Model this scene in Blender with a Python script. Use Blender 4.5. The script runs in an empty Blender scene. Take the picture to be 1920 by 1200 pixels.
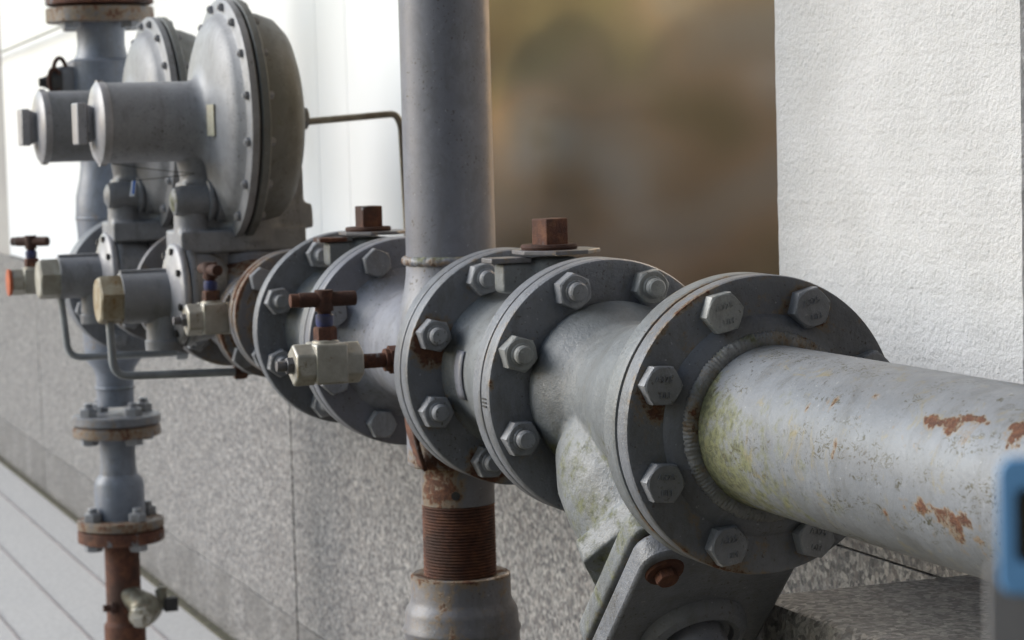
import bpy, bmesh, math, random
from math import sin, cos, pi, radians, sqrt, atan2
from mathutils import Vector, Matrix, noise as mn
random.seed(4)
S = bpy.context.scene
C = S.collection

# ------------------------------------------------------------------ camera, sky, sun, exposure
cd = bpy.data.cameras.new('camera'); cam = bpy.data.objects.new('camera', cd); C.objects.link(cam)
F_ = Vector((-0.934244, 0.347678, -0.079429)); R_ = Vector((0.3507, 0.936084, -0.027488)); U_ = Vector((-0.064795, 0.053536, 0.996461))
M_ = Matrix((R_, U_, -F_)).transposed().to_4x4(); M_.translation = Vector((0, -0.73856, 0.20983))
cam.matrix_world = M_
cd.sensor_width = 36; cd.lens = 36*4476.8/1920; cd.clip_start = .02; cd.clip_end = 500
cd.dof.use_dof = True; cd.dof.focus_distance = 1.68; cd.dof.aperture_fstop = 19
S.camera = cam
SUN_EL, SUN_AZ = radians(27), atan2(-.52, -.85)
w = bpy.data.worlds.new('World'); S.world = w; w.use_nodes = True
wn = w.node_tree.nodes; sky = wn.new('ShaderNodeTexSky'); sky.sky_type = 'NISHITA'; sky.sun_disc = False
sky.sun_elevation = SUN_EL; sky.sun_rotation = SUN_AZ; sky.air_density = 1.4; sky.dust_density = 1.2; sky.ozone_density = 1.0
bg = wn['Background']; bg.inputs['Strength'].default_value = .09
w.node_tree.links.new(sky.outputs[0], bg.inputs[0])
ld = bpy.data.lights.new('sun', 'SUN'); ld.energy = 1.5; ld.angle = radians(42); ld.color = (.97, .985, 1)
lo = bpy.data.objects.new('sun', ld); C.objects.link(lo)
sd = Vector((sin(SUN_AZ)*cos(SUN_EL), cos(SUN_AZ)*cos(SUN_EL), sin(SUN_EL)))
lo.rotation_euler = sd.to_track_quat('Z', 'Y').to_euler(); lo.location = (0, -3, 4)
S.view_settings.view_transform = 'Standard'; S.view_settings.look = 'None'; S.view_settings.exposure = 1.12; S.view_settings.gamma = 1
S.render.engine = 'CYCLES'; S.cycles.use_denoising = True; S.cycles.max_bounces = 6

# ------------------------------------------------------------------ node helper
class NT:
    def __init__(s, name):
        s.m = bpy.data.materials.new(name); s.m.use_nodes = True
        s.t = s.m.node_tree; s.n = s.t.nodes; s.b = s.n['Principled BSDF']; s.pos = s.n.new('ShaderNodeNewGeometry').outputs['Position']
    def lk(s, a, b): s.t.links.new(a, b)
    def setv(s, sock, v):
        if hasattr(v, 'links') or isinstance(v, bpy.types.NodeSocket): s.lk(v, sock)
        else:
            try: sock.default_value = v
            except Exception: sock.default_value = tuple(v) + (1,)
    def math(s, op, a, b=0, c=None, clamp=False):
        n = s.n.new('ShaderNodeMath'); n.operation = op; n.use_clamp = clamp
        s.setv(n.inputs[0], a); s.setv(n.inputs[1], b)
        if c is not None: s.setv(n.inputs[2], c)
        return n.outputs[0]
    def noise(s, scale, detail=4, rough=.55, vec=None, dist=0, stretch=None):
        n = s.n.new('ShaderNodeTexNoise'); n.inputs['Scale'].default_value = scale; n.inputs['Detail'].default_value = detail
        n.inputs['Roughness'].default_value = rough; n.inputs['Distortion'].default_value = dist
        v = vec or s.pos
        if stretch:
            mp = s.n.new('ShaderNodeMapping'); mp.inputs['Scale'].default_value = stretch; s.lk(v, mp.inputs['Vector']); v = mp.outputs[0]
        s.lk(v, n.inputs['Vector']); return n.outputs['Fac']
    def vor(s, scale, feature='F1', out='Distance', stretch=None, rnd=1):
        n = s.n.new('ShaderNodeTexVoronoi'); n.feature = feature; n.inputs['Scale'].default_value = scale; n.inputs['Randomness'].default_value = rnd
        v = s.pos
        if stretch:
            mp = s.n.new('ShaderNodeMapping'); mp.inputs['Scale'].default_value = stretch; s.lk(v, mp.inputs['Vector']); v = mp.outputs[0]
        s.lk(v, n.inputs['Vector']); return n.outputs[out]
    def sstep(s, v, a, b):
        n = s.n.new('ShaderNodeMapRange'); n.interpolation_type = 'SMOOTHSTEP'
        s.setv(n.inputs['Value'], v); n.inputs['From Min'].default_value = a; n.inputs['From Max'].default_value = b
        return n.outputs['Result']
    def mix(s, f, a, b):
        n = s.n.new('ShaderNodeMix'); n.data_type = 'RGBA'; s.setv(n.inputs['Factor'], f)
        s.setv(n.inputs[6], a if not isinstance(a, tuple) else a[:3] + (1,)); s.setv(n.inputs[7], b if not isinstance(b, tuple) else b[:3] + (1,))
        return n.outputs[2]
    def ramp(s, f, stops):
        n = s.n.new('ShaderNodeValToRGB'); s.lk(f, n.inputs[0]); e = n.color_ramp.elements
        e[0].position, e[0].color = stops[0][0], stops[0][1] + (1,)
        e[1].position, e[1].color = stops[-1][0], stops[-1][1] + (1,)
        for p, c in stops[1:-1]:
            x = e.new(p); x.color = c + (1,)
        return n.outputs[0]
    def attr(s, name):
        n = s.n.new('ShaderNodeAttribute'); n.attribute_name = name; return n.outputs['Fac']
    def bump(s, h, strength, dist, prev=None):
        n = s.n.new('ShaderNodeBump'); n.inputs['Strength'].default_value = strength; n.inputs['Distance'].default_value = dist
        s.lk(h, n.inputs['Height'])
        if prev: s.lk(prev, n.inputs['Normal'])
        return n.outputs[0]
    def out(s, col, rough, metal=0, normal=None, spec=.5):
        s.setv(s.b.inputs['Base Color'], col if not isinstance(col, tuple) else col[:3] + (1,)); s.setv(s.b.inputs['Roughness'], rough)
        s.setv(s.b.inputs['Metallic'], metal); s.b.inputs['Specular IOR Level'].default_value = spec
        if normal: s.lk(normal, s.b.inputs['Normal'])
        return s.m

RUSTC = [(0, (.02, .010, .008)), (.36, (.055, .020, .012)), (.5, (.105, .037, .020)), (.64, (.175, .072, .033)), (1, (.27, .145, .068))]
def paint(name, c1=(.29, .315, .345), c2=(.225, .245, .27), rust=.0, moss=.0, grime=.3, rough=.42, bumpy=.25, squig=False):
    t = NT(name)
    col = t.mix(t.sstep(t.noise(14, 5, .6), .3, .72), c1, c2)
    chalk = t.sstep(t.noise(7, 3, .5, stretch=(1, 1, .35)), .5, .8)
    col = t.mix(t.math('MULTIPLY', chalk, .3), col, tuple(min(1, v*1.25) for v in c1))
    col = t.mix(t.math('MULTIPLY', t.sstep(t.noise(52, 9, .78, dist=.6), .42, .66), .42), col, tuple(v*.62 for v in c1))
    col = t.mix(t.math('MULTIPLY', t.sstep(t.noise(75, 8, .75, dist=.5, stretch=(1, .8, .5)), .56, .72), .30), col, tuple(min(1, v*1.45) for v in c1))
    hs = t.n.new('ShaderNodeHueSaturation'); oi = t.n.new('ShaderNodeObjectInfo')
    t.lk(t.math('MULTIPLY_ADD', oi.outputs['Random'], .26, .87), hs.inputs['Value']); t.lk(col, hs.inputs['Color']); col = hs.outputs[0]
    # grime runs and fine specks
    g = t.math('MULTIPLY', t.sstep(t.noise(38, 9, .75, stretch=(1, 1, .35), dist=.4), .47, .68), grime)
    col = t.mix(g, col, (.085, .08, .066))
    sp = t.sstep(t.noise(330, 2, .5), .63, .70); gate = t.sstep(t.noise(22, 3), .42, .6)
    col = t.mix(t.math('MULTIPLY', t.math('MULTIPLY', sp, gate), .75), col, (.05, .04, .03))
    lightsp = t.sstep(t.noise(260, 2, .5, stretch=(1.3, .9, 1.1)), .71, .75)
    col = t.mix(t.math('MULTIPLY', lightsp, .35), col, (.5, .52, .53))
    nrm = t.bump(t.noise(420, 3, .6), bumpy, .0006)
    nrm = t.bump(t.noise(90, 6, .7), bumpy*.9, .0022, nrm)
    # moss
    ma = t.math('MULTIPLY_ADD', t.attr('moss'), .42, moss)
    mn_ = t.math('ADD', t.noise(55, 9, .74), ma)
    mm = t.sstep(mn_, .70, .92)
    mossc = t.mix(t.sstep(t.noise(190, 4, .7), .38, .6), (.065, .070, .016), (.165, .172, .062))
    col = t.mix(t.math('MULTIPLY', mm, .8), col, mossc)
    if squig:
        sv = (.55, 1, 1)
        ln = t.math('ABSOLUTE', t.math('SUBTRACT', t.noise(125, 3, .55, stretch=sv, dist=1.6), .5))
        thin = t.math('SUBTRACT', 1, t.sstep(ln, .008, .034))
        gate = t.math('MULTIPLY', t.sstep(t.noise(30, 5, .7, stretch=(.35, 1.2, 1.2)), .49, .56), t.sstep(t.noise(115, 3, .6), .44, .52))
        col = t.mix(t.math('MULTIPLY', t.math('MULTIPLY', thin, gate), .97), col, (.06, .055, .03))
        y2 = t.math('MULTIPLY', t.sstep(t.noise(60, 8, .75, stretch=(.8, 1.0, .45), dist=.8), .55, .68), .6)
        col = t.mix(y2, col, (.26, .215, .10))
    # rust
    ra = t.math('MULTIPLY_ADD', t.attr('rust'), .40, rust)
    rn = t.math('ADD', t.math('ADD', t.math('MULTIPLY', t.noise(48, 8, .72, dist=.4), .6), t.math('MULTIPLY', t.noise(160, 6, .7), .4)), ra)
    halo = t.sstep(rn, .64, .78); rm = t.sstep(rn, .74, .82)
    col = t.mix(t.math('MULTIPLY', halo, .72), col, (.235, .155, .07))
    rc = t.ramp(t.noise(190, 7, .75), RUSTC)
    col = t.mix(t.math('MULTIPLY', rm, .93), col, rc)
    nrm = t.bump(t.math('MULTIPLY', rm, t.noise(500, 4, .7)), .6, .002, nrm)
    rgh = t.math('ADD', rough, t.math('MULTIPLY', t.math('MAXIMUM', rm, mm), .42), clamp=True)
    rgh = t.math('ADD', rgh, t.math('MULTIPLY', t.math('SUBTRACT', t.noise(60, 4), .5), .25), clamp=True)
    return t.out(col, rgh, 0, nrm)

def simple(name, c1, c2, rough=.6, sc=60, metal=0, bumpy=.3, bsc=300, spots=None):
    t = NT(name)
    col = t.mix(t.sstep(t.noise(sc, 6, .65), .35, .65), c1, c2)
    if spots: col = t.mix(t.sstep(t.noise(sc*1.7, 8, .7, dist=.3), .55, .66), col, spots)
    return t.out(col, rough, metal, t.bump(t.noise(bsc, 5, .65), bumpy, .0012))

def rusty(name, extra=None, dark=.0):
    t = NT(name)
    col = t.ramp(t.math('SUBTRACT', t.noise(70, 9, .75, dist=.3), dark), RUSTC)
    col = t.mix(t.sstep(t.noise(18, 4), .45, .7), col, (.05, .022, .014))
    if extra: col = t.mix(t.sstep(t.noise(34, 8, .7, dist=.4), .56, .62), col, extra)
    return t.out(col, .8, 0, t.bump(t.noise(450, 6, .7), .7, .0018))

WELDP = paint('painted_weld', c1=(.34, .34, .34), c2=(.22, .225, .23), rust=.04, moss=-.02, grime=.5, rough=.5, bumpy=.6)
PAINT = paint('grey_paint', c1=(0.237, 0.248, 0.290), c2=(0.177, 0.186, 0.215), rust=.035, moss=-.03, grime=.55)
PIPEP = paint('weathered_pipe_paint', c1=(0.205, 0.220, 0.243), c2=(0.160, 0.171, 0.187), rust=.058, moss=.045, grime=.38, squig=True, rough=.4)
FLAN = paint('flange_paint', c1=(.203, .215, .242), c2=(.148, .157, .178), rust=.022, moss=-.08, grime=.5, rough=.42, bumpy=.7)
CAST = paint('cast_body_paint', c1=(0.187, 0.201, 0.215), c2=(0.136, 0.148, 0.155), rust=-.01, moss=.03, grime=.4, bumpy=.6)
CLEAN = paint('smooth_grey_paint', c1=(0.217, 0.226, 0.265), c2=(0.172, 0.179, 0.210), rust=-.07, moss=-.14, grime=.32, rough=.44, bumpy=.12)
REGL = paint('pale_regulator_plate', c1=(0.434, 0.430, 0.455), c2=(0.343, 0.339, 0.355), rust=-.08, moss=-.03, grime=.3, rough=.36, bumpy=.15)
REGD = paint('shaded_mossy_casing_paint', c1=(.19, .197, .192), c2=(.14, .147, .14), rust=-.07, moss=.0, grime=.5, rough=.55, bumpy=.3)  # regulator paint darkened to stand for shade on the rear casing, plus green moss
REG = paint('regulator_paint', c1=(0.293, 0.301, 0.325), c2=(0.227, 0.234, 0.250), rust=-.07, moss=-.03, grime=.4, rough=.46, bumpy=.16)
BLUEP = paint('faded_blue_grey_paint', c1=(0.207, 0.234, 0.290), c2=(0.146, 0.167, 0.205), rust=.03, moss=-.05, grime=.4)
RUSTP = paint('rust_stained_paint', c1=(0.172, 0.172, 0.190), c2=(0.121, 0.115, 0.120), rust=.12, moss=-.06, grime=.5)
RUST = rusty('rust'); RUSTD = rusty('dark_rust', dark=.18); RUSTG = rusty('rust_with_grey_paint', (.16, .17, .18))
NUTM = paint('galvanised_nut', c1=(.30, .312, .338), c2=(.185, .193, .212), rust=-.0, moss=-.12, grime=.45, rough=.34, bumpy=.6)
NUTW = paint('flaked_bolt_paint', c1=(.42, .43, .42), c2=(.20, .21, .215), rust=-.02, moss=-.08, grime=.5, rough=.36, bumpy=.6)
ZINC = simple('zinc_fitting', (.47, .45, .40), (.36, .34, .29), .38, 40, .35, .3, spots=(.25, .22, .16))
CAPB = simple('ochre_cap', (.40, .36, .27), (.25, .19, .11), .6, 45, 0, .4, spots=(.22, .13, .05))
CAPG = simple('pale_cap', (.42, .41, .36), (.30, .28, .23), .6, 45, 0, .4)
BLACK = simple('black_rubber', (.02, .02, .022), (.035, .033, .03), .6, 60)
TUBE = simple('steel_tube', (.36, .385, .41), (.27, .29, .31), .32, 30, .3, .1)
STEEL = simple('bare_steel_tube', (.45, .43, .38), (.3, .27, .22), .3, 40, .8, .15)
BLUEB = simple('blue_band', (.03, .045, .16), (.05, .05, .09), .5, 80)
STICK = simple('sticker', (.52, .5, .36), (.62, .6, .5), .5, 300, spots=(.5, .2, .15))
TAGW = simple('tag_white', (.7, .74, .8), (.6, .65, .72), .4, 80)
TAGB = simple('tag_blue', (.05, .16, .6), (.08, .22, .65), .4, 80)
BRASS = simple('old_brass', (.23, .22, .17), (.14, .13, .10), .45, 60, .4, .3, spots=(.16, .10, .05))
GASK = simple('gasket', (.03, .022, .018), (.09, .04, .02), .8, 90)
FRAMEB = simple('blue_frame_paint', (.13, .33, .62), (.15, .36, .66), .4, 20, 0, .05)
HOUS = simple('grey_housing', (.20, .20, .205), (.17, .17, .175), .5, 20, 0, .1)
DIAL = simple('dark_window', (.03, .028, .04), (.14, .12, .06), .3, 55)

def mat_granite(name, dirty=0., light=0):
    t = NT(name)
    cell = t.vor(190, 'F1', 'Color'); sep = t.n.new('ShaderNodeSeparateColor'); t.lk(cell, sep.inputs[0])
    n = t.math('ADD', t.math('MULTIPLY', sep.outputs[0], .34), t.math('MULTIPLY', t.noise(235, 6, .75), 1.05))
    col = t.ramp(n, [(.46, (.022, .022, .026)), (.58, (.075, .075, .082)), (.68, (.16, .16, .162)), (.80, (.28, .275, .27)), (.93, (.43, .42, .405))])
    col = t.mix(t.math('MULTIPLY', t.sstep(sep.outputs[1], .72, .9), .3), col, (.24, .20, .18))
    col = t.mix(t.math('MULTIPLY', t.sstep(t.noise(26, 5, .6), .45, .7), .35), col, (.12, .12, .125))
    if light: col = t.mix(light, col, (.42, .39, .355))
    if dirty: col = t.mix(t.math('MULTIPLY', t.sstep(t.noise(9, 6, .65, stretch=(1, 1, .7)), .3, .6), dirty), col, (.075, .072, .07))
    return t.out(col, .45, 0, t.bump(t.noise(260, 4), .25, .0008))
GRAN = mat_granite('granite', .12); GRAND = mat_granite('wet_granite', .55); GRANL = mat_granite('rough_granite', .05, .16)

def mat_stucco():
    t = NT('white_stucco')
    col = t.mix(t.sstep(t.noise(12, 5), .3, .7), (.61, .615, .625), (.54, .545, .55))
    h = t.math('ADD', t.noise(210, 5, .65, dist=.2), t.math('MULTIPLY', t.noise(95, 2, .5), .5))
    col = t.mix(t.math('MULTIPLY', t.sstep(t.noise(190, 4, .6), .56, .72), .14), col, (.42, .43, .44))
    return t.out(col, .75, 0, t.bump(h, .8, .0036))
STUC = mat_stucco()
def mat_panel():
    t = NT('white_enamel_panel')
    col = t.mix(t.sstep(t.noise(2.5, 4), .3, .7), (.78, .81, .845), (.73, .76, .785))
    col = t.mix(t.math('MULTIPLY', t.sstep(t.noise(30, 6, .7, stretch=(1, 1, .15)), .6, .8), .12), col, (.5, .5, .48))
    return t.out(col, .35)
PANEL = mat_panel()
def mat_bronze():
    t = NT('bronze_steel_reflection_tints')
    col = t.ramp(t.noise(3.4, 2, .45, stretch=(.42, 1, 1.25)), [(.30, (.28, .21, .13)), (.42, (.50, .42, .26)), (.50, (.76, .58, .42)), (.60, (.80, .73, .66)), (.72, (.46, .41, .22))])  # olive, tan, brown and mauve reflection tones put into the metal's own colour
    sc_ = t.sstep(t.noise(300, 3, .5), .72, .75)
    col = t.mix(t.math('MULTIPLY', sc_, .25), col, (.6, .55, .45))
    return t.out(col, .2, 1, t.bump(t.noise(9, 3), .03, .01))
BRONZE = mat_bronze()
def mat_paving():
    t = NT('pale_paving')
    col = t.mix(t.sstep(t.noise(90, 6, .7), .35, .65), (.53, .52, .51), (.43, .42, .415))
    col = t.mix(t.math('MULTIPLY', t.sstep(t.noise(3, 5), .45, .7), .25), col, (.4, .4, .4))
    return t.out(col, .75, 0, t.bump(t.noise(200, 4), .3, .002))
PAVE = mat_paving()
ASPH = simple('asphalt', (.05, .05, .05), (.065, .06, .055), .85, 3, 0, .5, 80)
JOINT = simple('joint_mortar', (.30, .27, .27), (.22, .2, .2), .9, 20)
SOIL = simple('dirt', (.05, .045, .035), (.10, .09, .06), .95, 60, 0, 1, 120, spots=(.09, .11, .04))
CONC = simple('wall_and_shade_slab_concrete', (.33, .32, .30), (.28, .27, .26), .8, 5)
BRICKW = simple('brown_render', (.24, .14, .09), (.19, .11, .07), .8, 1.2)
WINDM = simple('window_glass', (.03, .035, .04), (.05, .05, .055), .12, 2)
LEAF = simple('leaves', (.075, .10, .025), (.12, .14, .04), .6, 1.5)
BARK = simple('bark', (.09, .065, .045), (.06, .045, .03), .9, 12)
GREYW = simple('pale_garden_wall', (.42, .40, .37), (.34, .32, .30), .8, 1)

# ------------------------------------------------------------------ mesh helper
def basis(ax, up=None):
    a = Vector(ax).normalized()
    if up is None:
        up = (0, 0, 1) if abs(a.z) < .9 else (0, 1, 0)
    y = Vector(up); y = (y - a*y.dot(a)).normalized(); x = y.cross(a)
    return x, y, a
class MB:
    def __init__(s): s.v = []; s.f = []
    def add(s, vs, fs):
        o = len(s.v); s.v += [tuple(v) for v in vs]; s.f += [tuple(i + o for i in f) for f in fs]; return s
    def lathe(s, prof, o, ax, n=64, up=None, cap=True, rf=None):
        x, y, a = basis(ax, up); o = Vector(o); vs = []; fs = []
        for (t, r) in prof:
            for i in range(n):
                th = 2*pi*i/n; rr = r if rf is None else rf(t, r, th)
                vs.append(o + a*t + (x*cos(th) + y*sin(th))*rr)
        for j in range(len(prof) - 1):
            for i in range(n):
                k = (i + 1) % n; fs.append((j*n + i, j*n + k, (j + 1)*n + k, (j + 1)*n + i))
        if cap:
            if prof[0][1] > 1e-6: fs.append(tuple(range(n - 1, -1, -1)))
            if prof[-1][1] > 1e-6: fs.append(tuple((len(prof) - 1)*n + i for i in range(n)))
        return s.add(vs, fs)
    def prism(s, poly, o, ax, h, up=None, top=1.0, cham=0):
        x, y, a = basis(ax, up); o = Vector(o); n = len(poly)
        lv = [(0, 1), (h - cham, 1), (h, 1 - cham/max(1e-6, max(abs(poly[0][0]), abs(poly[0][1]))))] if cham else [(0, 1), (h, top)]
        vs = [o + a*z + (x*p[0] + y*p[1])*k for z, k in lv for p in poly]
        fs = [tuple(range(n - 1, -1, -1)), tuple((len(lv) - 1)*n + i for i in range(n))]
        for j in range(len(lv) - 1):
            for i in range(n):
                k = (i + 1) % n; fs.append((j*n + i, j*n + k, (j + 1)*n + k, (j + 1)*n + i))
        return s.add(vs, fs)
    def box(s, c, sz, ax=(0, 0, 1), up=None):
        x, y = sz[0]/2, sz[1]/2; c = Vector(c); a = Vector(ax).normalized()
        return s.prism([(-x, -y), (x, -y), (x, y), (-x, y)], c - a*sz[2]/2, ax, sz[2], up)
    def hexa(s, o, ax, af, h, rot=0, up=None, cham=.0):
        r = af/2/cos(pi/6)
        x, y, a = basis(ax, up); o = Vector(o)
        vs = []; n = 24
        # hex side wall then a chamfered round top
        def hr(th): 
            k = (th - rot) % (pi/3) - pi/6
            return af/2/cos(k)
        lv = [(0, 0), (h*.80, 0), (h*.92, .55), (h, 1)]
        for z, m in lv:
            for i in range(n):
                th = 2*pi*i/n + rot
                R = hr(th) if m == 0 else (min(hr(th), af/2*(1.10 if m < 1 else .96)))
                vs.append(o + a*z + (x*cos(th) + y*sin(th))*R)
        fs = [tuple(range(n - 1, -1, -1)), tuple(3*n + i for i in range(n))]
        for j in range(3):
            for i in range(n):
                k = (i + 1) % n; fs.append((j*n + i, j*n + k, (j + 1)*n + k, (j + 1)*n + i))
        return s.add(vs, fs)
    def tube(s, pts, r, n=16, cap=True):
        P = [Vector(p) for p in pts]; vs = []; fs = []
        t0 = (P[1] - P[0]).normalized(); x, y, _ = basis(t0)
        for i, p in enumerate(P):
            t = ((P[min(i + 1, len(P) - 1)] - P[max(i - 1, 0)])).normalized()
            x = (x - t*x.dot(t)).normalized(); y = t.cross(x)
            rr = r[i] if isinstance(r, (list, tuple)) else r
            for k in range(n):
                th = 2*pi*k/n; vs.append(p + (x*cos(th) + y*sin(th))*rr)
        for j in range(len(P) - 1):
            for i in range(n):
                k = (i + 1) % n; fs.append((j*n + i, j*n + k, (j + 1)*n + k, (j + 1)*n + i))
        if cap: fs.append(tuple(range(n - 1, -1, -1))); fs.append(tuple((len(P) - 1)*n + i for i in range(n)))
        return s.add(vs, fs)
def bend(pts, rad=.02, k=6):
    P = [Vector(p) for p in pts]; out = [P[0]]
    for i in range(1, len(P) - 1):
        a = (P[i - 1] - P[i]); b = (P[i + 1] - P[i]); r = min(rad, a.length*.48, b.length*.48)
        p0 = P[i] + a.normalized()*r; p1 = P[i] + b.normalized()*r
        for j in range(k + 1):
            u = j/k; out.append(p0*(1 - u)**2 + P[i]*2*u*(1 - u) + p1*u*u)
    out.append(P[-1]); return out

def wpos(o):
    v = Vector((0, 0, 0))
    while o is not None: v = v + o.location; o = o.parent
    return v
def finish(me, mat, sharp=32, wear=None, smooth=True):
    bm = bmesh.new(); bm.from_mesh(me); bmesh.ops.recalc_face_normals(bm, faces=bm.faces); bm.to_mesh(me); bm.free()
    me.materials.clear(); me.materials.append(mat)
    me.polygons.foreach_set('use_smooth', [smooth]*len(me.polygons))
    if smooth: me.set_sharp_from_angle(angle=radians(sharp))
    return me
def put_wear(me, wear, off):
    R = []; Mo = []
    for v in me.vertices:
        r, m = wear(v.co + off); R.append(r); Mo.append(m)
    for nm, d in (('rust', R), ('moss', Mo)):
        a = me.attributes.new(nm, 'FLOAT', 'POINT'); a.data.foreach_set('value', d)
def obj(name, mb, mat, parent=None, wear=None, sharp=32, bev=0, smooth=True, label=None):
    """link an MB given in world coordinates as one mesh object under its parent"""
    off = wpos(parent) if parent is not None else Vector((0, 0, 0))
    me = bpy.data.meshes.new(name); me.from_pydata([tuple(Vector(v) - off) for v in mb.v], [], mb.f); me.update()
    finish(me, mat, sharp, None, smooth)
    if wear: put_wear(me, wear, off)
    o = bpy.data.objects.new(name, me); C.objects.link(o); o.parent = parent
    if bev:
        b = o.modifiers.new('bevel', 'BEVEL'); b.width = bev; b.segments = 2; b.limit_method = 'ANGLE'; b.angle_limit = radians(40); b.harden_normals = False
    if label: o['label'] = label
    return o
def fuse(name, mb, mat, parent, vox=.003, it=4, wear=None, label=None):
    """one cast body: the overlapping shapes of mb merged into one skin with soft fillets"""
    off = wpos(parent) if parent is not None else Vector((0, 0, 0))
    me = bpy.data.meshes.new(name); me.from_pydata([tuple(Vector(v) - off) for v in mb.v], [], mb.f); me.update()
    bm = bmesh.new(); bm.from_mesh(me); bmesh.ops.recalc_face_normals(bm, faces=bm.faces); bm.to_mesh(me); bm.free()
    o = bpy.data.objects.new(name, me); C.objects.link(o)
    r = o.modifiers.new('r', 'REMESH'); r.mode = 'VOXEL'; r.voxel_size = vox
    s = o.modifiers.new('s', 'SMOOTH'); s.factor = .6; s.iterations = it
    dg = bpy.context.evaluated_depsgraph_get(); ev = o.evaluated_get(dg)
    m2 = bpy.data.meshes.new_from_object(ev); o.modifiers.clear(); o.data = m2; bpy.data.meshes.remove(me); m2.name = name
    m2.materials.clear(); m2.materials.append(mat); m2.polygons.foreach_set('use_smooth', [True]*len(m2.polygons))
    if wear: put_wear(m2, wear, off)
    o.parent = parent
    if label: o['label'] = label
    return o
def thing(name, loc, label, cat, group=None, kind=None):
    o = bpy.data.objects.new(name, None); C.objects.link(o); o.location = loc; o.empty_display_size = .05
    o['label'] = label; o['category'] = cat
    if group: o['group'] = group
    if kind: o['kind'] = kind
    return o
def tag(o, label, cat, group=None):
    o['label'] = label; o['category'] = cat
    if group: o['group'] = group
    return o
def copy_tree(o, parent=None):
    c = o.copy(); C.objects.link(c); c.parent = parent
    for ch in list(o.children): copy_tree(ch, c)
    return c
def place(me, name, parent, M, label=None):
    """one more object of a shared mesh (bolts, nuts)"""
    o = bpy.data.objects.new(name, me); C.objects.link(o); o.parent = parent
    M = M.copy(); M.translation = M.translation - wpos(parent); o.matrix_local = M
    if label: o['label'] = label
    return o
def frame(o, ax, rot=0, up=None):
    x, y, a = basis(ax, up); M = Matrix((x, y, a)).transposed().to_4x4(); M.translation = Vector(o)
    return M @ Matrix.Rotation(rot, 4, 'Z')
def cl(v, a=0., b=1.): return max(a, min(b, v))
def ang(co): return atan2(co.y, co.z)          # angle round the pipe run, 0 = up, - = camera side

# shared fastener meshes (axis local +Z, origin on the flange face)
def mesh_of(mb, name, mat, text=False):
    me = bpy.data.meshes.new(name); me.from_pydata(mb.v, [], mb.f); me.update(); finish(me, mat, 24)
    return me
def text_mb(mb, body, size, cx, cy, z, depth=.0007):
    cu = bpy.data.curves.new('t', 'FONT'); cu.body = body; cu.size = size; cu.extrude = depth; cu.align_x = 'CENTER'; cu.align_y = 'CENTER'
    ob = bpy.data.objects.new('t', cu); C.objects.link(ob)
    me = bpy.data.meshes.new_from_object(ob.evaluated_get(bpy.context.evaluated_depsgraph_get()))
    mb.add([(v.co.x + cx, v.co.y + cy, v.co.z + z) for v in me.vertices], [tuple(p.vertices) for p in me.polygons])
    bpy.data.objects.remove(ob); bpy.data.curves.remove(cu); bpy.data.meshes.remove(me)
def head_mb(marks=True, af=.0262, h=.0108):
    mb = MB().hexa((0, 0, 0), (0, 0, 1), af, h, 0)
    if marks:
        text_mb(mb, 'A325', .0062, 0, .0045, h + .0002); text_mb(mb, 'UH', .0058, .001, -.0065, h + .0002)
    return mb
HEADS = [mesh_of(head_mb(True), 'bolt', m) for m in (NUTM, NUTW)]
HEADP = mesh_of(head_mb(False), 'bolt', NUTM)
def nut_mb():
    mb = MB().hexa((0, 0, 0), (0, 0, 1), .0262, .0135, 0)
    mb.lathe([(.0130, .0092), (.0142, .0091), (.0150, .0084)], (0, 0, 0), (0, 0, 1), 28)
    mb.lathe([(0, .0076), (.0205, .0076), (.0222, .0062), (.0224, 0)], (0, 0, 0), (0, 0, 1), 28)
    return mb
NUT = mesh_of(nut_mb(), 'nut', NUTM); NUTR = mesh_of(nut_mb(), 'nut', RUSTP); NUTL = mesh_of(nut_mb(), 'nut', NUTW)
SMALLB = mesh_of(MB().hexa((0, 0, 0), (0, 0, 1), .0098, .0052, 0).lathe([(0, .003), (.0068, .003), (.0074, 0)], (0, 0, 0), (0, 0, 1), 12), 'bolt', REG)
SOCK = mesh_of(MB().hexa((0, 0, 0), (0, 0, 1), .008, .004, 0), 'screw', BLACK)

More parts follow.
